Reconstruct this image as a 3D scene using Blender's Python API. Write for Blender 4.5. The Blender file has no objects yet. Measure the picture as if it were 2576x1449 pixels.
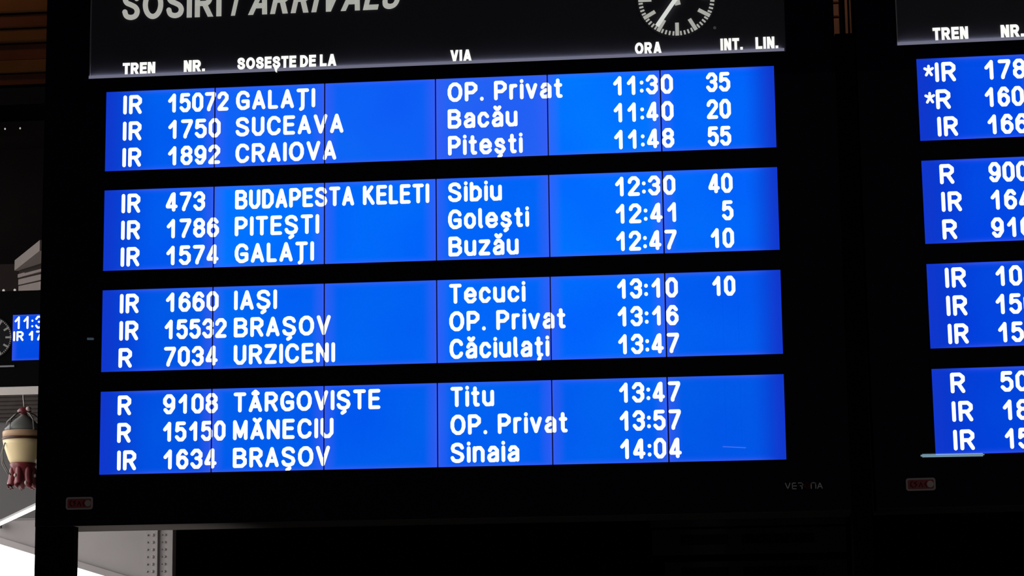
import bpy, math, random
from mathutils import Matrix, Vector
random.seed(7)
C = bpy.context.scene.collection
SC = bpy.context.scene
PI = math.pi

# ------------------------------------------------------------------ camera, sky, exposure
cam = bpy.data.cameras.new('camera')
cam.sensor_fit = 'HORIZONTAL'; cam.sensor_width = 36.0
cam.lens = 36.0 * 5946.73 / 2576.0
cam.clip_end = 200
cam_ob = bpy.data.objects.new('camera', cam); C.objects.link(cam_ob)
RX = Vector((0.99420934, 0.10683806, -0.01155106))
UP = Vector((0.029853, -0.171335, 0.98476044))
FW = Vector((-0.10323079, 0.97940285, 0.17353229))
m = Matrix((RX, UP, -FW)).transposed().to_4x4()
m.translation = Vector((1.05878, -7.65711, 1.60133))
cam_ob.matrix_world = m
SC.camera = cam_ob

world = bpy.data.worlds.new('overcast_sky'); SC.world = world
world.use_nodes = True
bg = world.node_tree.nodes['Background']
bg.inputs[0].default_value = (1.0, 0.975, 0.965, 1); bg.inputs[1].default_value = 3.8

SC.view_settings.view_transform = 'Standard'; SC.view_settings.look = 'None'
SC.view_settings.exposure = 0.0; SC.view_settings.gamma = 1.0
SC.cycles.use_denoising = True
SC.cycles.max_bounces = 8; SC.cycles.diffuse_bounces = 5
SC.cycles.sample_clamp_indirect = 4.0

def lamp(name, kind, loc, energy, col, **kw):
    l = bpy.data.lights.new(name, kind); l.energy = energy; l.color = col
    for k, v in kw.items(): setattr(l, k, v)
    o = bpy.data.objects.new(name, l); C.objects.link(o); o.location = loc
    return o
# warm station lamps high above the frame
lamp('warm_lamp_over_cornice', 'POINT', (-3.75, 5.25, 6.45), 3.6, (1.0, 0.55, 0.26), shadow_soft_size=0.10)
lamp('warm_lamp_over_pilaster', 'POINT', (1.75, 4.9, 6.6), 12.0, (1.0, 0.60, 0.40), shadow_soft_size=0.10)
# unseen spot added below the frame to brighten the underside's left end
sp = lamp('underside_fill_spot', 'SPOT', (-1.06, 0.16, 1.35), 13.0, (1.0, 0.93, 0.90), spot_size=math.radians(58), spot_blend=1.0, shadow_soft_size=0.06)
sp.rotation_euler = (PI, 0, 0)
# unseen fill lamp added behind the viewer to lift the board fronts
lamp('front_fill_lamp', 'POINT', (3.0, -10.5, 8.7), 190.0, (1.0, 0.95, 0.92), shadow_soft_size=0.25)

# ------------------------------------------------------------------ materials
def mat(name, col, rough=0.6, spec=0.3, metal=0.0, emit=None, strength=0.0, noise=0.0, nscale=6.0, trans=0.0):
    mt = bpy.data.materials.new(name); mt.use_nodes = True
    nt = mt.node_tree; p = nt.nodes['Principled BSDF']
    p.inputs['Base Color'].default_value = (*col, 1); p.inputs['Roughness'].default_value = rough
    p.inputs['Specular IOR Level'].default_value = spec; p.inputs['Metallic'].default_value = metal
    if trans: p.inputs['Transmission Weight'].default_value = trans
    if noise:
        tc = nt.nodes.new('ShaderNodeTexCoord'); nz = nt.nodes.new('ShaderNodeTexNoise')
        nz.inputs['Scale'].default_value = nscale; nz.inputs['Detail'].default_value = 5
        mx = nt.nodes.new('ShaderNodeMix'); mx.data_type = 'RGBA'
        mx.inputs['A'].default_value = (*[c * (1 - noise) for c in col], 1)
        mx.inputs['B'].default_value = (*[min(1, c * (1 + noise)) for c in col], 1)
        nt.links.new(tc.outputs['Object'], nz.inputs['Vector'])
        nt.links.new(nz.outputs['Fac'], mx.inputs['Factor'])
        nt.links.new(mx.outputs['Result'], p.inputs['Base Color'])
    if emit:
        p.inputs['Emission Color'].default_value = (*emit, 1); p.inputs['Emission Strength'].default_value = strength
    return mt

def screen_mat(name, side=0, dim=1.0):
    """lit LCD module: its own colour per panel, violet backlight bleed along the panel edges, dimmer outer end"""
    mt = bpy.data.materials.new(name); mt.use_nodes = True
    nt = mt.node_tree; N = nt.nodes; L = nt.links; p = N['Principled BSDF']
    p.inputs['Base Color'].default_value = (0.002, 0.003, 0.01, 1); p.inputs['Roughness'].default_value = 0.0
    p.inputs['Specular IOR Level'].default_value = 0.5
    info = N.new('ShaderNodeObjectInfo'); tc = N.new('ShaderNodeTexCoord'); sep = N.new('ShaderNodeSeparateXYZ')
    L.new(tc.outputs['Generated'], sep.inputs[0])
    def mth(op, a, b=None, c=None):
        n = N.new('ShaderNodeMath'); n.operation = op
        for i, v in enumerate((a, b, c)):
            if v is None: continue
            if isinstance(v, (int, float)): n.inputs[i].default_value = v
            else: L.new(v, n.inputs[i])
        return n.outputs[0]
    x, z = sep.outputs['X'], sep.outputs['Z']
    dx = mth('MINIMUM', x, mth('SUBTRACT', 1.0, x)); dz = mth('MINIMUM', z, mth('SUBTRACT', 1.0, z))
    def ramp(v, lo, hi):
        n = N.new('ShaderNodeMapRange'); n.interpolation_type = 'SMOOTHSTEP'
        L.new(v, n.inputs['Value']); n.inputs['From Min'].default_value = lo; n.inputs['From Max'].default_value = hi
        n.inputs['To Min'].default_value = 1; n.inputs['To Max'].default_value = 0
        return n.outputs['Result']
    bleed = mth('MAXIMUM', mth('MULTIPLY', ramp(dx, 0.0, 0.13), 0.42), mth('MULTIPLY', ramp(dz, 0.0, 0.08), 0.16))
    rim = mth('MAXIMUM', ramp(dx, 0.006, 0.022), ramp(dz, 0.012, 0.04))
    bleed = mth('MINIMUM', 1.0, mth('ADD', bleed, mth('MULTIPLY', rim, 0.22)))
    nz = N.new('ShaderNodeTexNoise'); nz.inputs['Scale'].default_value = 3.3; nz.inputs['Detail'].default_value = 1
    L.new(tc.outputs['Object'], nz.inputs['Vector'])
    var = mth('ADD', 0.72, mth('MULTIPLY', nz.outputs['Fac'], 0.56))
    c1 = N.new('ShaderNodeMix'); c1.data_type = 'RGBA'; c1.blend_type = 'MIX'
    g = N.new('ShaderNodeVectorMath'); g.operation = 'MULTIPLY'
    cmb = N.new('ShaderNodeCombineXYZ'); cmb.inputs[0].default_value = 1; L.new(var, cmb.inputs[1]); cmb.inputs[2].default_value = 1
    L.new(info.outputs['Color'], g.inputs[0]); L.new(cmb.outputs[0], g.inputs[1])
    L.new(g.outputs[0], c1.inputs['A']); c1.inputs['B'].default_value = (0.050 * dim, 0.105 * dim, 0.90 * dim, 1)
    L.new(bleed, c1.inputs['Factor'])
    out = c1.outputs['Result']
    if side:
        sx = x if side < 0 else mth('SUBTRACT', 1.0, x)
        c2 = N.new('ShaderNodeMix'); c2.data_type = 'RGBA'
        L.new(mth('MULTIPLY', ramp(sx, 0.0, 0.50 if side < 0 else 0.30), 0.92), c2.inputs['Factor'])
        L.new(out, c2.inputs['A']); c2.inputs['B'].default_value = (0.003 * dim, 0.034 * dim, 0.58 * dim, 1)
        out = c2.outputs['Result']
    L.new(out, p.inputs['Emission Color']); p.inputs['Emission Strength'].default_value = 1.0
    return mt

M = dict(
    bezel=mat('black_gloss_metal', (0.008, 0.008, 0.021), 0.0, 0.35),
    house=mat('black_powder_coat', (0.006, 0.006, 0.007), 0.9, 0.0),
    under=mat('dark_grey_sheet_metal', (0.11, 0.100, 0.096), 0.9, 0.0),
    header=mat('charcoal_acrylic', (0.060, 0.059, 0.076), 0.5, 0.10),
    flange=mat('grey_acrylic_edge', (0.30, 0.30, 0.34), 0.4, 0.3),
    backing=mat('black_backing_plate', (0.003, 0.003, 0.006), 0.7, 0.1),
    seam=mat('dark_blue_seam', (0.006, 0.006, 0.06), 0.5, 0.2),
    text=mat('white_lcd_lettering', (0.01, 0.01, 0.01), 0.3, 0.2, emit=(0.95, 0.985, 1.0), strength=1.06),
    label=mat('backlit_white_lettering', (0.02, 0.02, 0.02), 0.4, 0.2, emit=(1.0, 1.0, 0.96), strength=0.98),
    title=mat('dim_backlit_lettering', (0.05, 0.05, 0.05), 0.4, 0.2, emit=(0.40, 0.40, 0.365), strength=0.95),
    hand=mat('white_clock_hand_glow', (0.05, 0.05, 0.05), 0.4, 0.2, emit=(0.66, 0.68, 0.64), strength=1.0),
    dial=mat('black_clock_dial', (0.006, 0.006, 0.008), 0.4, 0.2),
    diffuser=mat('header_diffuser_bar', (0.10, 0.10, 0.11), 0.5, 0.1, emit=(0.150, 0.150, 0.215), strength=1.0),
    strip=mat('header_light_strip', (0.5, 0.5, 0.5), 0.5, 0.1, emit=(0.80, 0.82, 1.0), strength=16.0),
    screw=mat('steel_screw', (0.5, 0.5, 0.5), 0.4, 0.4),
    badge_rim=mat('grey_badge_rim', (0.55, 0.50, 0.50), 0.5, 0.2),
    badge=mat('red_badge_enamel', (0.42, 0.085, 0.095), 0.5, 0.2),
    badge_dark=mat('dark_red_badge_ink', (0.12, 0.01, 0.012), 0.5, 0.2),
    badge_light=mat('pale_badge_print', (0.75, 0.62, 0.60), 0.5, 0.2),
    maker=mat('grey_maker_print', (0.85, 0.85, 0.85), 0.5, 0.2),
    maker_red=mat('red_maker_print', (0.40, 0.03, 0.03), 0.5, 0.2),
    scr=screen_mat('lcd_blue'), scr_l=screen_mat('lcd_blue_left', -1), scr_r=screen_mat('lcd_blue_right', 1),
    wall_dark=mat('dark_brown_paint', (0.008, 0.0065, 0.0065), 1.0, 0.0, noise=0.3, nscale=3),
    plaster=mat('grey_plaster', (0.125, 0.120, 0.122), 0.85, 0.1, noise=0.06, nscale=4),
    hallwall=mat('hall_stone', (0.16, 0.14, 0.12), 0.8, 0.1, noise=0.1, nscale=2),
    floor=mat('hall_floor_stone', (0.15, 0.14, 0.13), 0.7, 0.1, noise=0.12, nscale=1.5),
    ceil=mat('dark_hall_ceiling', (0.06, 0.05, 0.045), 0.8, 0.1),
    pave=mat('platform_concrete', (0.45, 0.44, 0.42), 0.8, 0.1, noise=0.08, nscale=1),
    siding=mat('weathered_grey_board', (0.060, 0.050, 0.047), 0.8, 0.1, noise=0.35, nscale=9),
    steel=mat('grey_painted_steel', (0.44, 0.408, 0.412), 0.6, 0.25, noise=0.07, nscale=5),
    rivet=mat('grey_rivet_steel', (0.30, 0.28, 0.28), 0.5, 0.3),
    white=mat('white_painted_panel', (0.92, 0.87, 0.85), 0.8, 0.1),
    tube=mat('fluorescent_tube_glass', (0.8, 0.8, 0.8), 0.4, 0.2, emit=(1.0, 0.97, 0.95), strength=0.82),
    hall_tube=mat('hall_tube_glass', (0.8, 0.8, 0.8), 0.4, 0.2, emit=(0.46, 0.78, 1.0), strength=12.0),
    hall_tube2=mat('hall_tube_glass_dim', (0.8, 0.8, 0.8), 0.4, 0.2, emit=(0.50, 0.78, 1.0), strength=2.2),
    fitting=mat('grey_batten', (0.25, 0.25, 0.25), 0.5, 0.3),
    rod=mat('dark_rod', (0.008, 0.008, 0.008), 0.9, 0.0),
    cream=mat('cream_glass', (0.80, 0.64, 0.36), 0.35, 0.4, noise=0.05, nscale=12),
    tan=mat('tan_rim_band', (0.46, 0.30, 0.18), 0.45, 0.3),
    dkring=mat('dark_brown_ring', (0.05, 0.012, 0.006), 0.4, 0.4),
    red=mat('dark_red_iron', (0.17, 0.022, 0.030), 0.35, 0.5),
    pink=mat('pale_pink_knob', (0.55, 0.42, 0.40), 0.4, 0.4),
    iron=mat('grey_iron', (0.16, 0.165, 0.155), 0.5, 0.4),
    cord=mat('grey_cord', (0.40, 0.38, 0.37), 0.6, 0.2),
    stone=mat('beige_grey_stone', (0.165, 0.140, 0.132), 0.8, 0.1, noise=0.08, nscale=8),
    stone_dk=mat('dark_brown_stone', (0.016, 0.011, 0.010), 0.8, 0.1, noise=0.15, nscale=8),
    wood=mat('varnished_brown_wood', (0.27, 0.125, 0.050), 0.7, 0.05, noise=0.25, nscale=5),
    wood_red=mat('red_brown_wood', (0.22, 0.085, 0.050), 0.7, 0.05, noise=0.25, nscale=5),
    brick=mat('brown_stone_block', (0.30, 0.17, 0.12), 0.7, 0.15, noise=0.2, nscale=9),
    notice=mat('dark_glazed_notice', (0.115, 0.102, 0.108), 0.6, 0.1, noise=0.15, nscale=8),
    notice_row=mat('black_notice_row', (0.010, 0.010, 0.012), 0.5, 0.2),
    bulb=mat('bulb_and_bolt_glow', (0.3, 0.3, 0.3), 0.4, 0.2, emit=(0.9, 0.9, 0.85), strength=0.42),
)
for k in ('text', 'label', 'title', 'hand', 'bulb'): M[k].cycles.emission_sampling = 'NONE'

# ------------------------------------------------------------------ mesh helpers
class MB:
    def __init__(s): s.v = []; s.f = []
    def add(s, vs, fs):
        n = len(s.v); s.v += vs; s.f += [tuple(i + n for i in f) for f in fs]; return s
    def box(s, x0, x1, y0, y1, z0, z1, b=0.0):
        if b:
            return s.rbox(x0, x1, y0, y1, z0, z1, b)
        vs = [(x, y, z) for x in (x0, x1) for y in (y0, y1) for z in (z0, z1)]
        return s.add(vs, [(0, 1, 3, 2), (4, 6, 7, 5), (0, 4, 5, 1), (2, 3, 7, 6), (0, 2, 6, 4), (1, 5, 7, 3)])
    def rbox(s, x0, x1, y0, y1, z0, z1, b):
        # box with its front (-y) edges chamfered
        vs = [(x0, y1, z0), (x1, y1, z0), (x1, y1, z1), (x0, y1, z1), (x0, y0 + b, z0), (x1, y0 + b, z0), (x1, y0 + b, z1), (x0, y0 + b, z1),
              (x0 + b, y0, z0 + b), (x1 - b, y0, z0 + b), (x1 - b, y0, z1 - b), (x0 + b, y0, z1 - b)]
        fs = [(0, 3, 2, 1), (8, 9, 10, 11)]
        for i in range(4):
            j = (i + 1) % 4; fs += [(i, j, 4 + j, 4 + i), (4 + i, 4 + j, 8 + j, 8 + i)]
        return s.add(vs, fs)
    def prism(s, pts, y0, y1):           # polygon in xz (counter-clockwise seen from -y), extruded along y
        n = len(pts); vs = [(x, y0, z) for x, z in pts] + [(x, y1, z) for x, z in pts]
        fs = [tuple(range(n)), tuple(range(2 * n - 1, n - 1, -1))]
        fs += [(i, n + i, n + (i + 1) % n, (i + 1) % n) for i in range(n)]
        return s.add(vs, fs)
    def capsule(s, a, b, r, y0, y1, n=5):
        ang = math.atan2(b[1] - a[1], b[0] - a[0]); P = []
        for i in range(n + 1):
            t = ang - PI / 2 + PI * i / n; P.append((b[0] + r * math.cos(t), b[1] + r * math.sin(t)))
        for i in range(n + 1):
            t = ang + PI / 2 + PI * i / n; P.append((a[0] + r * math.cos(t), a[1] + r * math.sin(t)))
        return s.prism(P, y0, y1)
    def tube(s, pts, r, n=8):
        rings = []
        for i, p in enumerate(pts):
            p = Vector(p); d = (Vector(pts[min(i + 1, len(pts) - 1)]) - Vector(pts[max(i - 1, 0)])).normalized()
            a = d.cross(Vector((0, 0, 1)) if abs(d.z) < 0.9 else Vector((1, 0, 0))).normalized(); b = d.cross(a)
            rr = r[i] if isinstance(r, (list, tuple)) else r
            rings.append([tuple(p + a * rr * math.cos(2 * PI * k / n) + b * rr * math.sin(2 * PI * k / n)) for k in range(n)])
        vs = [v for rg in rings for v in rg]; fs = []
        for i in range(len(rings) - 1):
            for k in range(n):
                fs.append((i * n + k, i * n + (k + 1) % n, (i + 1) * n + (k + 1) % n, (i + 1) * n + k))
        fs += [tuple(range(n - 1, -1, -1)), tuple((len(rings) - 1) * n + k for k in range(n))]
        return s.add(vs, fs)
    def lathe(s, prof, c=(0, 0, 0), n=32):     # (radius, z) profile about the z axis
        vs = []; fs = []
        for r, z in prof:
            vs += [(c[0] + r * math.cos(2 * PI * k / n), c[1] + r * math.sin(2 * PI * k / n), c[2] + z) for k in range(n)]
        for i in range(len(prof) - 1):
            for k in range(n):
                fs.append((i * n + k, i * n + (k + 1) % n, (i + 1) * n + (k + 1) % n, (i + 1) * n + k))
        fs += [tuple(range(n - 1, -1, -1)), tuple((len(prof) - 1) * n + k for k in range(n))]
        return s.add(vs, fs)
    def build(s, name, mt, parent=None, smooth=False):
        me = bpy.data.meshes.new(name); me.from_pydata(s.v, [], s.f); me.update()
        me.materials.append(mt)
        if smooth:
            for p in me.polygons: p.use_smooth = True
        o = bpy.data.objects.new(name, me); C.objects.link(o)
        if parent: o.parent = parent
        return o

def tag(o, label=None, cat=None, group=None, kind=None):
    if label: o['label'] = label
    if cat: o['category'] = cat
    if group: o['group'] = group
    if kind: o['kind'] = kind
    return o
def thing(name, label, cat, loc=(0, 0, 0), group=None):
    o = bpy.data.objects.new(name, None); C.objects.link(o); o.location = loc
    return tag(o, label, cat, group)

# ------------------------------------------------------------------ LCD stroke lettering (centre lines in a unit box)
O8 = [(.32, 0), (.68, 0), (1, .2), (1, .8), (.68, 1), (.32, 1), (0, .8), (0, .2), (.32, 0)]
OR = [(.36, 0), (.64, 0), (.88, .13), (1, .36), (1, .64), (.88, .87), (.64, 1), (.36, 1), (.12, .87), (0, .64), (0, .36), (.12, .13), (.36, 0)]
CR = [(1, .78), (.92, .90), (.66, 1), (.36, 1), (.12, .87), (0, .64), (0, .36), (.12, .13), (.36, 0), (.66, 0), (.92, .10), (1, .22)]
SR = [(.96, .80), (.84, .94), (.62, 1), (.36, 1), (.10, .92), (.02, .78), (.10, .62), (.5, .52), (.90, .40), (1, .24), (.90, .08), (.64, 0), (.34, 0), (.10, .07), (0, .20)]
XH = 0.765  # x-height
A_ = [[(0, 0), (.5, 1), (1, 0)], [(.2, .27), (.8, .27)]]
a_ = [[(.10, .60), (.30, XH), (.70, XH), (1, .60), (1, 0)], [(1, .44), (.45, .40), (.06, .28), (0, .16), (.16, 0), (.66, 0), (1, .16)]]
s_ = [[(.92, .60), (.70, XH), (.28, XH), (.05, .60), (.20, .44), (.80, .34), (1, .18), (.74, 0), (.26, 0), (.02, .14)]]
t_ = [[(.42, 1), (.42, .12), (.60, 0), (1, 0)], [(0, .70), (.95, .70)]]
I_ = [[(0, 0), (0, 1)]]
T_ = [[(0, 1), (1, 1)], [(.5, 1), (.5, 0)]]
COMMA = [[(.62, -.20), (.38, -.30)]]
BREVE = [[(.22, 1.13), (.40, 1.02), (.60, 1.02), (.78, 1.13)]]
def sq(st, k): return [[(x, y * k) for x, y in l] for l in st]
G = {
 '0': (.60, [O8]), '1': (.42, [[(0, .64), (1, .98)], [(1, 1), (1, 0)]]),
 '2': (.60, [[(0, .76), (.06, .88), (.32, 1), (.70, 1), (1, .84), (1, .64), (.04, .06), (0, 0), (1, 0)]]),
 '3': (.60, [[(0, .80), (.30, 1), (.70, 1), (1, .82), (1, .66), (.74, .53), (.48, .53)], [(.74, .53), (1, .38), (1, .18), (.70, 0), (.30, 0), (0, .19)]]),
 '4': (.60, [[(.74, 0), (.74, 1), (.60, .96), (0, .28), (0, .21), (1, .21)]]),
 '5': (.60, [[(.92, 1), (.10, 1), (.03, .56), (.30, .66), (.68, .66), (1, .48), (1, .18), (.70, 0), (.30, 0), (0, .17)]]),
 '6': (.60, [[(.95, .84), (.70, 1), (.36, 1), (0, .72), (0, .20), (.30, 0), (.70, 0), (1, .20), (1, .42), (.70, .60), (.30, .60), (.02, .44)]]),
 '7': (.60, [[(0, 1), (1, 1), (1, .92), (.32, .10), (.30, 0)]]),
 '8': (.60, [[(.30, .54), (.03, .68), (.03, .84), (.30, 1), (.70, 1), (.97, .84), (.97, .68), (.70, .54), (.30, .54), (0, .38), (0, .18), (.30, 0), (.70, 0), (1, .18), (1, .38), (.70, .54)]]),
 '9': (.60, [[(.05, .16), (.30, 0), (.64, 0), (1, .28), (1, .80), (.70, 1), (.30, 1), (0, .80), (0, .58), (.30, .40), (.70, .40), (.98, .56)]]),
 ':': (.19, [[(0, .13), (0, .15)], [(0, .64), (0, .66)]]), '.': (.19, [[(0, .0), (0, .03)]]), ' ': (.28, []),
 '*': (.42, [[(.5, .62), (.5, .88)], [(0, .74), (.5, .62), (1, .74)], [(.16, .36), (.5, .62), (.84, .36)]]),
 'A': (.68, A_), 'B': (.70, [[(0, 0), (0, 1), (.66, 1), (.93, .86), (.93, .68), (.68, .54), (0, .54)], [(.68, .54), (1, .38), (1, .16), (.72, 0), (0, 0)]]),
 'C': (.70, [CR]), 'D': (.66, [[(0, 0), (0, 1), (.60, 1), (1, .74), (1, .26), (.60, 0), (0, 0)]]),
 'E': (.60, [[(1, 1), (0, 1), (0, 0), (1, 0)], [(0, .53), (.90, .53)]]),
 'G': (.70, [CR[:-2] + [(1, .10), (1, .44), (.52, .44)]]), 'I': (.167, I_),
 'K': (.66, [[(0, 0), (0, 1)], [(.86, 1), (.06, .42)], [(.30, .60), (1, 0)]]), 'L': (.52, [[(0, 1), (0, 0), (1, 0)]]),
 'M': (.72, [[(0, 0), (0, 1), (.5, .12), (1, 1), (1, 0)]]), 'N': (.64, [[(0, 0), (0, 1), (1, 0), (1, 1)]]),
 'O': (.76, [OR]), 'P': (.66, [[(0, 0), (0, 1), (.66, 1), (1, .84), (1, .62), (.66, .44), (0, .44)]]),
 'R': (.66, [[(0, 0), (0, 1), (.70, 1), (1, .84), (1, .64), (.70, .48), (0, .48)], [(.54, .48), (1, 0)]]),
 'S': (.70, [SR]), 'T': (.64, T_), 'U': (.64, [[(0, 1), (0, .20), (.30, 0), (.70, 0), (1, .20), (1, 1)]]),
 'V': (.70, [[(0, 1), (.5, 0), (1, 1)]]), 'Z': (.62, [[(0, 1), (1, 1), (1, .94), (0, .06), (0, 0), (1, 0)]]),
 'Ș': (.70, [SR] + COMMA), 'Ț': (.64, T_ + [[(.5, 0), (.46, -.14), (.28, -.20)]]),
 'Ă': (.68, sq(A_, .88) + BREVE), 'Â': (.68, sq(A_, .88) + [[(.26, 1.03), (.5, 1.15), (.74, 1.03)]]),
 'a': (.60, a_), 'ă': (.60, a_ + BREVE), 'b': (.62, [[(0, 1), (0, 0), (.62, 0), (1, .20), (1, .56), (.66, XH), (.30, XH), (0, .60)]]),
 'c': (.60, [[(1, .58), (.70, XH), (.30, XH), (0, .56), (0, .20), (.30, 0), (.70, 0), (1, .17)]]),
 'e': (.64, [[(.05, .38), (1, .38), (1, .54), (.68, XH), (.32, XH), (0, .55), (0, .20), (.30, 0), (.72, 0), (1, .14)]]),
 'i': (.167, [[(0, 0), (0, XH)], [(0, 1.03), (0, 1.05)]]), 'l': (.24, [[(0, 1.04), (0, .1), (1, 0)]]),
 'n': (.60, [[(0, 0), (0, XH)], [(0, .58), (.30, XH), (.72, XH), (1, .58), (1, 0)]]),
 'o': (.61, [[(.30, 0), (.70, 0), (1, .20), (1, .56), (.70, XH), (.30, XH), (0, .56), (0, .20), (.30, 0)]]),
 'r': (.42, [[(0, 0), (0, XH)], [(0, .56), (.35, XH), (1, XH)]]), 's': (.60, s_), 'ș': (.60, s_ + COMMA),
 't': (.44, t_), 'ț': (.44, t_ + [[(.66, -.18), (.46, -.30)]]), 'u': (.61, [[(0, XH), (0, .18), (.28, 0), (.70, 0), (1, .16)], [(1, XH), (1, 0)]]),
 'v': (.60, [[(0, XH), (.5, 0), (1, XH)]]), 'z': (.60, [[(0, XH), (1, XH), (1, .72), (0, .04), (0, 0), (1, 0)]]),
}
ST = 0.0124
def lcd(s, x0, x1, ztop, cap=0.0668, st=ST, gap=0.13, dep=(-0.0014, 0.0004), cells=None):
    """strokes of one string fitted between x0 and x1; dep = front and back y"""
    sw = st / cap; lines = []; x = 0.0
    for i, ch in enumerate(s):
        w, strokes = G[ch]; cw = max(w - sw, 0.0)
        if cells: x = cells[i]
        lead = 0.06 if (ch == '1' and (i > 0 or cells)) else 0.0
        for l in strokes: lines.append([((x + lead + px * cw), py) for px, py in l])
        x += lead + w + gap + (0.12 if ch == '1' else 0.0)
    xs = [p[0] for l in lines for p in l]; a, b = min(xs), max(xs)
    k = (x1 - x0 - st) / (b - a) if b > a else 0.0
    mb = MB(); zb = ztop - cap
    for l in lines:
        P = [(x0 + st / 2 + (px - a) * k, zb + st / 2 + py * (cap - st)) for px, py in l]
        for p, q in zip(P, P[1:]): mb.capsule(p, q, st / 2, *dep)
    return mb

def signface(s, x0, x1, zb, cap, t=0.2, wf=1.0, shear=0.0, gap=0.15, y0=-0.006, y1=-0.0032):
    """bold grotesque sign lettering: flat-ended strokes, baseline zb, cap height cap, fitted between x0 and x1"""
    h = t / 2; tails = []; segs = []           # (polyline, ) in cap units, x offset applied
    def arc(cx, cy, rx, ry, a0, a1, n=12): return [(cx + rx * math.cos(math.radians(a0 + (a1 - a0) * i / n)), cy + ry * math.sin(math.radians(a0 + (a1 - a0) * i / n))) for i in range(n + 1)]
    def spline(P, n=5):
        Q = [P[0]] + P + [P[-1]]; out = []
        for i in range(1, len(Q) - 2):
            p0, p1, p2, p3 = Q[i - 1:i + 3]
            for k in range(n):
                u = k / n
                out.append(tuple(.5 * (2 * p1[j] + (p2[j] - p0[j]) * u + (2 * p0[j] - 5 * p1[j] + 4 * p2[j] - p3[j]) * u * u + (3 * p1[j] - p0[j] - 3 * p2[j] + p3[j]) * u ** 3) for j in (0, 1)))
        return out + [P[-1]]
    def S(w): return spline([(h + p * (w - t), h + q * (1 - t)) for p, q in ((.95, .74), (.84, .93), (.5, 1), (.16, .94), (.03, .77), (.16, .61), (.5, .52), (.85, .41), (1, .24), (.86, .06), (.5, 0), (.14, .07), (0, .27))])
    W = {'T': .78, 'R': .90, 'E': .76, 'N': .82, 'I': t, 'O': 1.0, 'A': .98, 'L': .74, 'D': .88, 'V': .94, 'S': .86, 'Ș': .86, '.': t, ' ': .22, '/': .48}
    x = 0.0
    for ch in s:
        w = W[ch] * (wf if ch not in 'I.' else 1.0); L = []
        if ch == 'T': L = [[(0, 1 - h), (w, 1 - h)], [(w / 2, 1), (w / 2, 0)]]
        elif ch == 'I': L = [[(h, 0), (h, 1)]]
        elif ch == '.': L = [[(h, 0), (h, t)]]
        elif ch == '/': L = [[(.065, 0), (w - .065, 1)]]
        elif ch == 'L': L = [[(h, 0), (h, 1)], [(0, h), (w, h)]]
        elif ch == 'E': L = [[(h, 0), (h, 1)], [(0, h), (w, h)], [(0, 1 - h), (w, 1 - h)], [(0, .52), (w * .93, .52)]]
        elif ch == 'N': L = [[(h, 0), (h, 1)], [(w - h, 0), (w - h, 1)], [(h * 1.1, 1), (w - h * 1.1, 0)]]
        elif ch == 'R':
            r = (1 - h - .46) / 2
            L = [[(h, 0), (h, 1)], [(0, 1 - h), (w * .58, 1 - h)] + arc(w * .58, 1 - h - r, w * .42 - h - .03, r, 90, -90)[1:] + [(0, .46)], [(w * .50, .46), (w - t * .55, 0)]]
        elif ch == 'D': L = [[(h, 0), (h, 1)], [(0, 1 - h), (w * .42, 1 - h)] + arc(w * .42, .5, w * .58 - h, .5 - h, 90, -90, 18)[1:] + [(0, h)]]
        elif ch == 'O': L = [arc(w / 2, .5, w / 2 - h, .5 - h, 0, 360, 28)]
        elif ch in 'SȘ':
            L = [S(w)]
            if ch == 'Ș': tails.append([(x + w * .22, .06), (x + w * .44, -.36), (x + w * .58, -.36), (x + w * .80, .06)])
        elif ch == 'A': L = [[(t * .54, 0), (w / 2, 1)], [(w - t * .54, 0), (w / 2, 1)], [(w * .2, .30), (w * .8, .30)]]
        elif ch == 'V': L = [[(t * .54, 1), (w / 2, 0)], [(w - t * .54, 1), (w / 2, 0)]]
        segs += [[(px + x, py) for px, py in l] for l in L]
        x += w + gap
    mb = MB(); tot = x - gap; sc_ = (x1 - x0) / (tot + (shear * .0))
    for tl in tails: mb.prism([(x0 + px * sc_, zb + py * cap) for px, py in tl], -0.0135, y1)
    def put(P): mb.prism([(x0 + px * sc_ + shear * py * cap, zb + py * cap) for px, py in P], y0, y1)
    for l in segs:
        for i, (p, q) in enumerate(zip(l, l[1:])):
            dx, dy = q[0] - p[0], q[1] - p[1]; ln = math.hypot(dx, dy)
            if ln < 1e-6: continue
            nx, ny = -dy / ln * h, dx / ln * h
            def end(e, sg):
                if e[1] in (0, 1) and abs(dy) > .3 * ln:      # cut level with the base or cap line
                    k = ny * sg / dy; return (e[0] + nx * sg - dx * k, e[1])
                return (e[0] + nx * sg, e[1] + ny * sg)
            P = [end(p, -1), end(q, -1), end(q, 1), end(p, 1)]
            put(P)
            if i > 0: put([(p[0] + h * math.cos(a * PI / 6), p[1] + h * math.sin(a * PI / 6)) for a in range(12)])
    return mb

# ------------------------------------------------------------------ the setting
def struct(name, mb, mt):
    o = mb.build(name, mt); o['kind'] = 'structure'; return o
HL, HR, HB, HF, HT = -7.5, 9.0, -20.0, 13.0, 9.0
struct('floor', MB().box(HL, HR, HB, HF, -0.2, 0), M['floor'])
struct('ground', MB().box(-40, 20, HF, 60, -0.25, -0.05).box(-40, HL, -20, HF, -0.25, -0.05), M['pave'])
struct('ceiling', MB().box(HL, HR, HB, HF, HT, HT + 0.2), M['ceil'])
struct('wall_right', MB().box(HR, HR + 0.3, HB, HF, 0, HT), M['hallwall'])
struct('wall_back', MB().box(HL, HR, HB - 0.3, HB, 0, HT), M['hallwall'])
# left wall: a wide opening to the daylight towards the platforms
struct('wall_left', MB().box(HL - 0.3, HL, HB, 5.6, 0, HT).box(HL - 0.3, HL, 5.6, HF, 6.4, HT), M['hallwall'])
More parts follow.
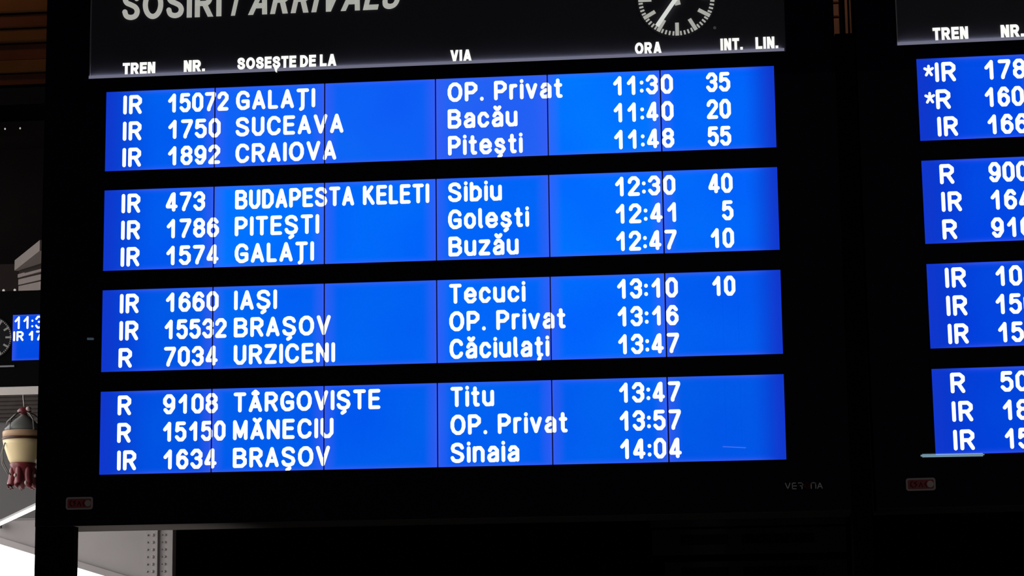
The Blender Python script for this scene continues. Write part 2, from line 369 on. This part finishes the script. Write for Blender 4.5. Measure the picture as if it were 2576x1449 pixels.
# far wall: grey plaster over the platform opening, dark paint above and to the right
struct('wall_far', MB().box(-3.9, HR, HF, HF + 0.3, 0, HT).box(HL, -3.9, HF, HF + 0.3, 4.45, HT), M['wall_dark'])
struct('wall_far_plaster', MB().box(HL, -3.9, HF, HF + 0.3, 3.22, 4.45), M['plaster'])
struct('wall_light_blocker', MB().box(-1.88, HR, 4.0, 4.15, 0, 4.87), M['wall_dark'])  # near-black wall added to block daylight and view behind the boards

sd = thing('wall_siding', 'dark weathered grey boards on the wall behind the hanging lamp', 'siding', (-5.6, 12.99, 4.17))
for k in range(7):
    z = k * 0.037
    MB().add([(-1.9, -0.022 - 0.006 * (k % 2), z), (1.7, -0.022, z + 0.010), (1.7, 0.0, z), (-1.9, 0, z), (-1.9, -0.004, z + 0.036), (1.7, -0.004, z + 0.046), (1.7, 0, z + 0.040), (-1.9, 0, z + 0.036)],
             [(0, 1, 5, 4), (0, 3, 2, 1), (4, 5, 6, 7), (1, 2, 6, 5), (0, 4, 7, 3), (3, 7, 6, 2)]).build('board', M['siding'], sd)

# ------------------------------------------------------------------ the big display boards
UC, ZT = 1.135, 3.68                      # board centre line, height of the first row's top
PW, PH, PT = 2.27 / 6, 0.2779, 0.3443     # screen pitch, screen height, row pitch
LP = 0.0922                               # text line pitch
def X(u): return u - UC
def Z(v): return v + ZT
def lin(c): return tuple(((v / 255 + 0.055) / 1.055) ** 2.4 if v > 10 else v / 255 / 12.92 for v in c)

def badge(parent, u, v, w, h, disc):
    b = MB()
    def rr(x0, x1, z0, z1, r):
        P = []
        for cx, cz, a in ((x1 - r, z0 + r, -PI / 2), (x1 - r, z1 - r, 0), (x0 + r, z1 - r, PI / 2), (x0 + r, z0 + r, PI)):
            P += [(cx + r * math.cos(a + t * PI / 8), cz + r * math.sin(a + t * PI / 8)) for t in range(5)]
        return P
    x0, z0 = X(u), Z(v)
    o = MB().prism(rr(x0, x0 + w, z0, z0 + h, 0.008), -0.0075, -0.004).build('maker_badge', M['badge_rim'], parent)
    o['label'] = 'small red badge with pale rim'
    MB().prism(rr(x0 + .006, x0 + w - .006, z0 + .006, z0 + h - .006, 0.004), -0.0085, -0.006).build('badge_face', M['badge'], o)
    t = MB(); r = 0.0016; cx = x0 + 0.012; zz = z0 + 0.0105; hh = h - 0.021
    def ln(P):
        for p, q in zip(P, P[1:]): t.capsule((x0 + p[0] * w, z0 + p[1] * h), (x0 + q[0] * w, z0 + q[1] * h), r, -0.0092, -0.008)
    ln([(.22, .76), (.16, .60), (.16, .40), (.24, .26)])
    ln([(.36, .70), (.28, .62), (.36, .48), (.30, .30)])
    ln([(.44, .30), (.50, .62), (.56, .30)])
    ln([(.70, .72), (.64, .50), (.70, .28)])
    t.build('badge_lettering', M['badge_dark'], o)
    d = MB(); d.prism([(x0 + w * .82 + .0105 * math.cos(2 * PI * i / 14), z0 + h * .49 + h * .27 * math.sin(2 * PI * i / 14)) for i in range(14)], -0.0094, -0.0080)
    d.build('badge_disc', M['badge_light'] if disc else M['badge_rim'], o)

def clock(parent, cu, cv, R):
    cx, cz = X(cu), Z(cv)
    def circ(r, n=48): return [(cx + r * math.cos(2 * PI * i / n), cz + r * math.sin(2 * PI * i / n)) for i in range(n)]
    d = MB().prism(circ(R * 1.05), -0.0060, -0.0025).build('clock_dial', M['header'], parent)
    d['label'] = 'round black clock dial with pale bar markings'
    def bar(r0, r1, hw, ang, y0, y1, mb):     # ang clockwise from twelve
        s, c = math.sin(ang), math.cos(ang)
        P = [(r0, -hw), (r1, -hw), (r1, hw), (r0, hw)]
        pts = [(cx + r * s + t * c, cz + r * c - t * s) for r, t in P]
        return mb.prism(pts, y0, y1)
    for k in range(12): bar(R * .655, R, 0.0062, k * PI / 6, -0.010, -0.0075, MB()).build('hour_mark', M['title'], d)
    mt = MB()
    for k in range(60):
        if k % 5: bar(R * .89, R, 0.0028, k * PI / 30, -0.010, -0.0075, mt)
    mt.build('minute_track', M['title'], d)
    am = 2 * PI * 35.9 / 60; ah = 2 * PI * (11 + 35.9 / 60) / 12  # both hands carry a glow of their own in place of falling light
    bar(-R * .185, R * .60, 0.0095, ah, -0.0135, -0.0110, MB()).build('hour_hand', M['title'], d)
    mh = MB(); bar(-R * .10, R * .90, 0.0068, am, -0.0170, -0.0145, mh); mh.build('minute_hand', M['hand'], d)
    MB().prism(circ(0.0095, 20), -0.019, -0.0165).build('hub', M['hand'], d)

TIME_CELLS = [0.0, 0.683, 1.385, 1.684, 2.432]
def row(parent, r, colors, entries, first=True):
    zt = -PT * r
    o = MB().box(X(-0.004), X(2.274), 0.014, 0.020, Z(zt - PH - 0.004), Z(zt + 0.004)).build('screen_row', M['backing'], parent)
    for c in range(6):
        a, b = c * PW + (0.0 if c == 0 else 0.0025), (c + 1) * PW - (0.0 if c == 5 else 0.0025)
        s = MB().box(X(a), X(b), 0.0, 0.014, Z(zt - PH), Z(zt)).build('screen_panel', M['scr_l'] if c == 0 else M['scr_r'] if c == 5 else M['scr'], o)
        s.color = (*lin(colors[c]), 1)
    for c in range(1, 6):
        MB().box(X(c * PW - 0.0012), X(c * PW + 0.0012), -0.0022, 0.010, Z(zt - PH), Z(zt)).build('seam_strip', M['seam'], o)
    for name, line, s, a, b in entries:
        cells = TIME_CELLS if (':' in s) else None
        if cells and s[0] == '1': pass
        t = lcd(s, X(a), X(b), Z(zt - 0.0140 - LP * line), cells=cells, st=0.0088 if s == '*' else ST, gap=0.095 if s.strip('*').isdigit() else 0.13).build(name, M['text'], o)
        t['label'] = 'white lettering reading ' + s.strip()
    return o

def board(name, label, loc, roll, rows, head, extra, L=-0.2145, legs=(0,)):
    t = thing(name, label, 'display board', loc); t.rotation_euler = (0, -roll, 0)
    Rr, B, T = 2.4725, -1.4795, 0.62
    MB().box(X(L), X(Rr), 0.020, 0.250, Z(B + 0.0008), Z(T)).build('housing', M['house'], t)
    MB().box(X(L), X(Rr), -0.0042, 0.250, Z(B), Z(B + .0008)).build('bottom_panel', M['under'], t)
    f = MB(); y0, y1 = -0.004, 0.020
    edges = [0.0475] + [v for r in range(4) for v in (-PT * r, -PT * r - PH)] + [B + .0008]
    for i in range(0, len(edges), 2): f.box(X(L), X(Rr), y0, y1, Z(edges[i + 1]), Z(edges[i]))
    for r in range(4):
        f.box(X(L), X(0), y0, y1, Z(-PT * r - PH), Z(-PT * r)); f.box(X(2.27), X(Rr), y0, y1, Z(-PT * r - PH), Z(-PT * r))
    f.box(X(L), X(-0.0600), y0, y1, Z(0.0475), Z(T)); f.box(X(2.3110), X(Rr), y0, y1, Z(0.0475), Z(T))
    f.build('bezel', M['bezel'], t)
    # legs down to the floor
    for a, b in [((L, L + 0.132), (Rr - 0.132, Rr))[k] for k in legs]:
        MB().box(X(a), X(b), 0.0, 0.05, -loc[2], Z(B)).build('leg', M['house'], t)
    h = MB().box(X(-0.0600), X(2.3110), -0.0025, 0.020, Z(0.0475), Z(T)).build('header_panel', M['header'], t)
    e = MB().box(X(-0.0600), X(-0.0565), -0.0065, -0.0025, Z(0.056), Z(T)).build('panel_edge', M['flange'], h)
    MB().box(X(-0.0600), X(2.3060), -0.0120, -0.0108, Z(0.0470), Z(0.0572)).build('diffuser_bar', M['diffuser'], h)['label'] = 'pale glowing bar along the lower edge'
    MB().box(X(-0.0600), X(2.3060), -0.0108, -0.0025, Z(0.0470), Z(0.0485)).build('ledge', M['bezel'], h)
    MB().box(X(-0.0550), X(2.2950), -0.0085, -0.0060, Z(0.0545), Z(0.0558)).build('light_strip', M['strip'], h)
    for s, a, b, zb, cap, kind in head:
        nm = 'column_label' if kind == 0 else 'title_lettering'
        mb = signface(s, X(a), X(b), Z(zb), cap, (0.235, 0.17, 0.17, 0.125)[kind], 0.80 if kind == 0 else 0.70, 0.22 if kind == 2 else 0.0, 0.085 if kind == 0 else 0.105)
        mb.build(nm, M['label'] if kind == 0 else M['title'], h)['label'] = 'lettering reading ' + s
    for r, (cols, ents) in enumerate(rows): row(t, r, cols, ents)
    extra(t)
    return t

def ent(line, typ, num, org=None, via=None, tim=None, dly=None):
    E = []
    for nm, d in (('train_type', typ), ('train_number', num), ('origin_name', org), ('route_name', via), ('arrival_time', tim), ('delay_minutes', dly)):
        if d: E.append((nm, line, *d))
    return E
IR, RR = ('IR', .0598, .1245), ('R', .0585, .1044)
def tm(s): return (s, 1.7345 if s[0] == '1' else 1.732, 1.9340)
B1 = [
 ([(0, 96, 240), (14, 97, 246), (12, 96, 245), (34, 98, 244), (0, 114, 255), (0, 100, 250)],
  ent(0, IR, ('15072', .2159, .4257), ('GALAȚI', .4518, .7245), ('OP. Privat', 1.1766, 1.5648), tm('11:30'), ('35', 2.0439, 2.1242)) +
  ent(1, IR, ('1750', .2177, .3991), ('SUCEAVA', .4510, .8214), ('Bacău', 1.1762, 1.4120), tm('11:40'), ('20', 2.0438, 2.1239)) +
  ent(2, IR, ('1892', .2182, .3986), ('CRAIOVA', .4514, .7970), ('Pitești', 1.1766, 1.4283), tm('11:48'), ('55', 2.0445, 2.1224))),
 ([(0, 90, 238), (0, 112, 255), (0, 103, 250), (0, 100, 248), (0, 110, 255), (0, 102, 250)],
  ent(0, IR, ('473', .2132, .3482), ('BUDAPESTA KELETI', .4515, 1.1124), ('Sibiu', 1.1755, 1.3566), tm('12:30'), ('40', 2.0429, 2.1226)) +
  ent(1, IR, ('1786', .2171, .3971), ('PITEȘTI', .4511, .7393), ('Golești', 1.1752, 1.4465), tm('12:41'), ('5', 2.0849, 2.1227)) +
  ent(2, IR, ('1574', .2171, .3966), ('GALAȚI', .4518, .7220), ('Buzău', 1.1758, 1.4106), tm('12:47'), ('10', 2.0460, 2.1223))),
 ([(0, 86, 230), (0, 98, 243), (0, 98, 242), (0, 102, 249), (0, 106, 252), (0, 92, 240)],
  ent(0, IR, ('1660', .2180, .3983), ('IAȘI', .4511, .5972), ('Tecuci', 1.1771, 1.4314), tm('13:10'), ('10', 2.0469, 2.1221)) +
  ent(1, IR, ('15532', .2150, .4263), ('BRAȘOV', .4509, .7791), ('OP. Privat', 1.1768, 1.5630), tm('13:16')) +
  ent(2, RR, ('7034', .2139, .3970), ('URZICENI', .4514, .7940), ('Căciulați', 1.1771, 1.5079), tm('13:47'))),
 ([(0, 82, 226), (0, 92, 236), (0, 92, 238), (0, 94, 241), (0, 94, 239), (0, 86, 231)],
  ent(0, RR, ('9108', .2133, .3991), ('TÂRGOVIȘTE', .4525, .9458), ('Titu', 1.1790, 1.3235), tm('13:47')) +
  ent(1, RR, ('15150', .2145, .4261), ('MĂNECIU', .4515, .7890), ('OP. Privat', 1.1784, 1.5642), tm('13:57')) +
  ent(2, IR, ('1634', .2170, .3969), ('BRAȘOV', .4516, .7774), ('Sinaia', 1.1780, 1.4044), tm('14:04'))),
]
LAB = 0.0588; LC = 0.0410
H1 = [('TREN', .0567, .1701, LAB - .0005, LC, 0), ('NR.', .2700, .3432, LAB, LC, 0), ('SOSEȘTE DE LA', .4559, .7979, LAB + .0015, LC, 0),
      ('VIA', 1.187, 1.2600, LAB - .001, LC - .001, 0), ('ORA', 1.8100, 1.8995, LAB - .001, LC - .001, 0), ('INT.', 2.0953, 2.1693, LAB, LC, 0), ('LIN.', 2.2115, 2.2865, LAB, LC, 0),
      ('SOSIRI', .0512, .3985, .2515, .1040, 1), ('/', .4320, .4680, .2515, .1040, 3), ('ARRIVALS', .4914, 1.0080, .2515, .1040, 2)]
def ex1(t):
    clock(t, 1.9526, .2436, .1275)
    MB().prism([(X(2.0778) + .0052 * math.cos(2 * PI * i / 12), Z(.1382) + .0052 * math.sin(2 * PI * i / 12)) for i in range(12)], -0.006, -0.0020).build('screw', M['white'], t)
    badge(t, -.110, -1.4253, .0915, .0415, False)
    v = MB(); u0, v0, w = 2.2645, -1.4060, .0145
    for i, (x, P) in enumerate(((0, [[(0, 1), (.5, 0), (1, 1)]]), (1, [[(.1, 1), (.8, 1)], [(.1, .5), (1, .5)], [(.1, 1), (.1, 0)], [(.1, 0), (.9, 0)]]), (2, [[(0, 1), (.8, 1), (1, .8), (.9, .5), (.4, .5)], [(.8, .5), (.8, 0)]]),
                             (4, [[(0, 0), (0, .8), (.2, 1), (.8, 1), (1, .8), (1, 0)]]), (5, [[(0, 0), (.5, 1), (1, 0)], [(.25, .3), (.75, .3)]]))):
        for l in P:
            for p, q in zip(l, l[1:]): v.capsule((X(u0 + x * .0205 + p[0] * w), Z(v0 + p[1] * .0185)), (X(u0 + x * .0205 + q[0] * w), Z(v0 + q[1] * .0185)), .0014, -0.0055, -0.0035)
    v.build('maker_lettering', M['maker'], t)['label'] = 'small grey maker lettering'
    o = MB(); P = [(X(u0 + 3 * .0205 + w / 2 + .0075 * math.cos(a)), Z(v0 + .0092 + .0095 * math.sin(a))) for a in [2 * PI * i / 12 for i in range(13)]]
    for p, q in zip(P, P[1:]): o.capsule(p, q, .0022, -0.0055, -0.0035)
    o.build('red_letter', M['maker_red'], t)['label'] = 'dark red letter o in the maker lettering'
board('arrivals_board', 'large black arrivals board with SOSIRI / ARRIVALS header and four blue screen rows', (0, 0, 0), 0.0, B1, H1, ex1)

c2 = [(0, 72, 228)] * 6; c3 = [(0, 68, 222)] * 6; c4 = [(0, 66, 218)] * 6; c1 = [(0, 76, 230)] * 6
R2 = ('R', .0572, .1040)
B2 = [
 (c1, [('asterisk', 0, '*', .0215, .0560)] + ent(0, ('IR', .0590, .1262), ('178', .2195, .3525)) + [('asterisk', 1, '*', .0205, .0555)] + ent(1, ('R', .0575, .1050), ('160', .2160, .3420)) + ent(2, ('IR', .0580, .1239), ('166', .2203, .3500))),
 (c2, ent(0, R2, ('900', .2152, .3430)) + ent(1, ('IR', .0586, .1240), ('164', .2171, .3480)) + ent(2, R2, ('910', .2140, .3480))),
 (c3, ent(0, ('IR', .0580, .1245), ('10', .2196, .3036)) + ent(1, ('IR', .0577, .1240), ('150', .2150, .3440)) + ent(2, ('IR', .0583, .1236), ('15', .2182, .2990))),
 (c4, ent(0, ('R', .0580, .1045), ('50', .2166, .3055)) + ent(1, ('IR', .0583, .1250), ('18', .2197, .3030)) + ent(2, ('IR', .0586, .1255), ('15', .2212, .3020))),
]
H2 = [('TREN', .0575, .1728, LAB + .002, LC + .001, 0), ('NR.', .2787, .3530, LAB + .001, LC + .001, 0)]
def ex2(t): badge(t, -.0985, -1.4240, .0935, .0405, True)
board('departures_board', 'black board at the right edge with TREN and NR. header, cut off by the frame', (2.7599, 0, 0.0110), 0.00611, B2, H2, ex2, L=-0.195, legs=(1,))
t = thing('support_post', 'black upright post filling the gap between the two boards', 'post', (1.371, 0, 0))
MB().box(-.0320, .0320, 0.0, 0.16, 0, 3.782).build('shaft', M['house'], t)
MB().box(-.0325, .0325, -0.008, 0.17, 0, 0.012).build('foot_plate', M['house'], t)

# ------------------------------------------------------------------ smaller hanging display with a clock, far behind on the left
t = thing('hanging_display', 'small black hanging display with blue screen and round clock beside it', 'display board', (-4.85, 10.0, 4.06))
MB().box(-0.65, 0.55, 0.0, 0.39, 0.012, 0.765).build('housing', M['house'], t)
MB().box(-0.645, 0.545, 0.005, 0.385, 0.0, 0.012).build('bottom_panel', M['white'], t)['label'] = 'white underside panel'
MB().box(-0.64, 0.16, -0.012, 0.0, 0.165, 0.178).build('rim_ledge', M['flange'], t)
s = MB().box(0.138, 0.520, -0.004, 0.0, 0.216, 0.574).build('screen_panel', M['scr'], t); s.color = (*lin((0, 74, 226)), 1)
for nm, tx, a, b, zt, cap in (('arrival_time', '11:30', .153, .446, .562, .101), ('train_type', 'IR', .144, .227, .445, .078), ('train_number', '17', .268, .376, .445, .078)):
    lcd(tx, a, b, zt, cap=cap, st=0.0155, dep=(-0.007, -0.0038)).build(nm, M['text'], s)['label'] = 'white lettering reading ' + tx
cd = MB(); cxx, czz, RRr = -0.027, 0.399, 0.157
cdl = MB().prism([(cxx + RRr * 1.06 * math.cos(2 * PI * i / 40), czz + RRr * 1.06 * math.sin(2 * PI * i / 40)) for i in range(40)], -0.006, 0.0).build('clock_dial', M['dial'], t)
gm = mat('grey_clock_print_glow', (0.1, 0.1, 0.1), 0.5, 0.2, emit=(0.125, 0.118, 0.112), strength=1.0); gm.cycles.emission_sampling = 'NONE'  # unlit print given a dim glow so it shows in the dark
tr = MB()
for k in range(60):
    an = k * PI / 30; s_, c_ = math.sin(an), math.cos(an)
    r0, hw = (RRr * .70, .0075) if k % 5 == 0 else (RRr * .93, .0035)
    pts = [(cxx + r * s_ + w_ * c_, czz + r * c_ - w_ * s_) for r, w_ in ((r0, -hw), (RRr, -hw), (RRr, hw), (r0, hw))]
    if k % 5 == 0: MB().prism(pts, -0.009, -0.005).build('hour_mark', gm, cdl)
    else: tr.prism(pts, -0.009, -0.005)
tr.build('minute_track', gm, cdl)
MB().box(-0.30, -0.18, 0.39, 2.99, 0.42, 0.54).build('wall_arm', M['rod'], t)
for a in (0.053, 0.143): MB().lathe([(0.004, 0), (0.010, 0.004), (0.010, 0.012), (0.004, 0.018)], (a, 0.01, 0.765), 10).build('eye_bolt', M['bulb'], t)  # bolts given the bulbs' glow to read as bright specks

# ------------------------------------------------------------------ hanging lamp with a cream bowl
t = thing('hanging_lamp', 'hanging lamp with cream glass bowl and dark red iron holder', 'lamp', (-4.925, 11.0, 3.38))
P = [(.100, .198), (.118, .230), (.140, .290), (.160, .350), (.168, .388)]
MB().lathe(P + [(.150, .388), (.128, .300), (.095, .215)], n=40).build('bowl', M['cream'], t, True)
MB().lathe([(.172, .388), (.174, .400), (.172, .408), (.160, .408), (.160, .388)], n=40).build('ring', M['dkring'], t, True)
MB().lathe([(.168, .408), (.170, .455), (.164, .462), (.150, .462), (.150, .408)], n=40).build('rim_band', M['tan'], t, True)
MB().lathe([(.150, .462), (.155, .480), (.120, .515), (.070, .560), (.030, .590), (.026, .600)], n=32).build('hood', M['iron'], t, True)
for k in range(5):
    a = 2 * PI * k / 5 + .5; c_, s_ = math.cos(a), math.sin(a)
    MB().tube([(.165 * c_, .165 * s_, .46), (.150 * c_, .150 * s_, .545), (.085 * c_, .085 * s_, .60), (.02 * c_, .02 * s_, .625)], .006).build('arm', M['iron'], t, True)
MB().lathe([(.022, .598), (.052, .612), (.058, .630), (.040, .650), (.012, .660)], n=24).build('canopy', M['red'], t, True)
MB().lathe([(.004, -.020), (.018, -.012), (.023, 0), (.018, .012), (.004, .020)], (.050, -.045, .640), 16).build('knob', M['pink'], t, True)
MB().tube([(0, 0, .655), (-.004, 0, .70), (-.010, 0, .74), (-.010, 0, 1.30)], .007).build('cord', M['cord'], t, True)
MB().tube([(-.010, -.02, 1.31), (-.010, 1.99, 1.31)], .015).build('wall_arm', M['rod'], t)
MB().lathe([(.104, .200), (.108, .190), (.098, .165), (.088, .120), (.070, .080), (.066, .045), (.030, .015), (.012, -.004), (.004, -.012)], n=28).build('holder', M['red'], t, True)
for k in range(7):
    a = 2 * PI * k / 7 + .15; c_, s_ = math.cos(a), math.sin(a)
    pt = [(r * c_, r * s_, z) for r, z in ((.078, .185), (.084, .150), (.080, .105), (.086, .065), (.098, .030), (.112, .008), (.118, -.006))]
    MB().tube(pt, [.010, .026, .034, .032, .034, .026, .008], 10).build('petal', M['red'], t, True)
for k in range(8):
    a = 2 * PI * (k + .5) / 8 + .15; c_, s_ = math.cos(a), math.sin(a)
    MB().lathe([(.003, -.016), (.012, -.008), (.014, 0), (.010, .010), (.003, .016)], (.112 * c_, .112 * s_, .095 if k % 2 else .035), 10).build('bead', M['pink'], t, True)
for a in (PI, PI * 1.25):
    c_, s_ = math.cos(a), math.sin(a)
    pt = [(r * c_, r * s_, z) for r, z in ((.165, .36), (.185, .28), (.175, .20), (.140, .14), (.110, .10))]
    MB().tube(pt, .005, 8).build('scroll', M['iron'], t, True)

# ------------------------------------------------------------------ fluorescent batten running towards the platforms
def batten(name, label, a, b, r, mt, up, group=None):
    a, b = Vector(a), Vector(b); base = (a + b) / 2
    t = thing(name, label, 'lamp', base, group)
    d = (b - a); A, Bv = -d / 2, d / 2
    MB().tube([tuple(A), tuple(Bv)], r, 12).build('tube', mt, t, True)
    k = r + 0.009
    MB().tube([tuple(A + Vector((0, 0, k))), tuple(Bv + Vector((0, 0, k)))], 0.010, 8).build('batten_body', M['fitting'], t)
    for q in (A, Bv): MB().box(q.x - .014, q.x + .014, q.y - .014, q.y + .014, q.z - r, q.z + k + .01).build('end_cap', M['fitting'], t)
    for f in ((.2, .8) if up else ()):
        q = A + d * f; MB().tube([(q.x, q.y, q.z + k), (q.x, q.y, up - base.z - .002)], .004, 6).build('suspension_wire', M['rod'], t)
    return t

batten('fluorescent_light', 'bright white fluorescent tube running diagonally under the hanging lamp', (-5.428, 11.93, 3.159), (-4.32, 9.77, 3.159), 0.0155, M['tube'], 0)
MB().box(-.58, -.53, 1.06, 1.115, -.03, .03).build('mounting_bracket', M['fitting'], [o for o in C.objects if o.name == 'fluorescent_light'][0])
# tubes of the hall behind the viewer; the boards' gloss mirrors them as thin pale streaks
batten('hall_light', 'hall tube light mirrored as a pale bar at the foot of the right board', (2.628, -16.17, 3.998), (3.249, -16.12, 3.990), 0.016, M['hall_tube'], HT, 'hall tube lights')
batten('hall_light', 'hall tube light mirrored as a faint streak in the lowest blue row', (0.650, -16.20, 4.140), (0.909, -16.21, 4.122), 0.005, M['hall_tube2'], HT, 'hall tube lights')
batten('hall_light', 'hall tube light mirrored as a tiny glint left of the third row', (-5.623, -15.10, 5.246), (-5.536, -15.13, 5.247), 0.011, M['hall_tube2'], HT, 'hall tube lights')

# ------------------------------------------------------------------ riveted steel portal frame over the platform opening
t = thing('steel_frame', 'grey riveted steel portal frame with sloping bracket against the bright sky', 'steel frame', (-4.0, 12.0, 0))
def sx(x): return x + 4.0
def low(x): return 3.012 - (x + 5.431) * 0.311
cl, cr, top = -4.163, -3.918, 3.205
MB().prism([(sx(cl), low(cl)), (sx(cl), top), (sx(-6.04), top)], 0.0, 0.03).build('bracket_plate', M['steel'], t)
fl = MB(); x0, x1 = -6.3, cl
fl.add([(sx(x), y, low(x) + dz) for x in (x0, x1) for y in (-0.035, 0.22) for dz in (-0.012, 0.045)], [(0, 1, 3, 2), (4, 6, 7, 5), (0, 4, 5, 1), (2, 3, 7, 6), (0, 2, 6, 4), (1, 5, 7, 3)])
fl.build('lower_flange', M['steel'], t)
MB().box(sx(-7.4), sx(cr), -0.012, 0.22, top, top + 0.008).build('top_flange', M['rivet'], t)
MB().box(sx(cl), sx(cr), -0.006, 0.24, 0, top).build('column_plate', M['steel'], t)
MB().box(sx(-4.072), sx(-4.050), -0.030, -0.006, 0, top).build('fillet_strip', M['steel'], t)
MB().box(sx(-3.958), sx(-3.9185), -0.032, -0.006, 0, top).build('fillet_strip', M['steel'], t)
for x, r in ((-4.140, .009), (-4.092, .014), (-4.015, .007), (-3.988, .011)):
    for k in range(9):
        o = MB().lathe([(r, 0), (r * .9, r * .5), (r * .5, r * .85), (r * .1, r)], n=12).build('rivet', M['rivet'], t, True); o.rotation_euler = (PI / 2, 0, 0); o.location = (sx(x), -0.006, 2.62 + k * 0.0615)

# ------------------------------------------------------------------ stone cornice and dark ledge, far left
t = thing('stone_cornice', 'beige stepped stone cornice end above the small hanging display', 'cornice', (-5.528, 12.5, 5.25))
def oblique(name, mt, z0, z1, inset, dx, dy, ln=1.0):
    n = (dy, -dx)                                 # towards the back
    if n[1] < 0: n = (-n[0], -n[1])
    ax, ay = n[0] * inset + dx * inset, n[1] * inset + dy * inset
    p = [(ax, ay), (ax + dx * ln, ay + dy * ln), (ax + dx * ln + n[0] * .35, ay + dy * ln + n[1] * .35), (ax + n[0] * .35, ay + n[1] * .35)]
    mb = MB(); vs = [(x, y, z) for z in (z0, z1) for x, y in p]
    mb.add(vs, [(3, 2, 1, 0), (4, 5, 6, 7), (0, 1, 5, 4), (1, 2, 6, 5), (2, 3, 7, 6), (3, 0, 4, 7)])
    return mb.build(name, mt, t)
oblique('cap_band', M['stone'], .215, .309, 0.0, .50, -.866)
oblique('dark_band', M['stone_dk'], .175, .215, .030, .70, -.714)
oblique('middle_band', M['stone'], .150, .182, .022, .74, -.673)
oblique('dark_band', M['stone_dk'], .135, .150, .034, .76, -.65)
oblique('lower_band', M['stone'], .085, .135, .026, .78, -.626)
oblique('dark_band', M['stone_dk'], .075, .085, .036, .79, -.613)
oblique('lower_band', M['stone'], .0, .075, .028, .80, -.6)
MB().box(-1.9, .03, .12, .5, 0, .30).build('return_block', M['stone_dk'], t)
t = thing('dark_beam', 'dark wall beam with two tiny lights in the black upper left', 'beam', (-5.6, 12.5, 6.70))
MB().box(-1.8, 1.6, 0.02, .5, 0, .14).build('beam', M['wall_dark'], t)
for x in (-.051, .089): MB().lathe([(.003, -.009), (.0075, -.004), (.0075, .004), (.003, .009)], (x, .008, .072), 10).build('bulb', M['bulb'], t)

# ------------------------------------------------------------------ warm brown woodwork at the top left, pilaster between the boards
t = thing('wooden_cornice', 'stepped brown wooden cornice in the top left corner', 'cornice', (-3.75, 6.0, 5.40))
MB().box(-.75, .515, .20, .55, .0, HT - 5.40).build('body', M['wall_dark'], t)
for z1, z0, mt, y in ((1.10, .447, 'wood', .0), (.436, .358, 'wood_red', .035), (.350, .275, 'wood', .060), (.268, .166, 'wood_red', .110), (.160, .086, 'wood', .085), (.080, .010, 'wood_red', .125)):
    MB().box(-.75, .524, y, .20, z0, z1, b=.004 if z0 > .05 else 0.0).build('board', M[mt], t)
MB().box(-.75, .524, .105, .20, -.012, .008).build('shade_strip', M['rod'], t)  # dark strip added to keep the cornice's lit underside in shade
t = thing('pilaster', 'brown stone pilaster with upright fillets in the gap between both boards', 'pilaster', (1.62, 6.0, 0))
MB().box(-.30, .30, .14, .45, 0, HT).build('core', M['wall_dark'], t)
for z0, z1 in ((0, 5.587), (5.597, 5.674), (5.684, 6.2), (6.21, HT)): MB().box(-.28, -.032, .0, .14, z0, z1, b=.006).build('block', M['brick'], t)
MB().box(.005, .020, .05, .14, 0, HT).build('fillet', M['brick'], t)
MB().box(.030, .28, .0, .14, 0, HT, b=.012).build('fillet', M['brick'], t)

# ------------------------------------------------------------------ unlit notice board on the added dark partition below the boards
t = thing('notice_board', 'barely visible unlit notice board under the lower right of the arrivals board', 'notice board', (0.978, 4.0, 2.0))
MB().box(-.475, .473, -.030, 0, .448, .520).build('top_rail', M['notice'], t)
for z1, z0, a in ((.436, .312, -.470), (.277, .150, -.410), (.130, .0, -.410)):
    p = MB().box(a, .473, -.030, 0, z0, z1).build('panel', M['notice'], t)
    MB().box(-.33, -.10, -.034, -.030, z1 - .075, z1 - .028).build('dark_row', M['notice_row'], p)
    MB().box(-.03, .32, -.034, -.030, z1 - .075, z1 - .028).build('dark_row', M['notice_row'], p)
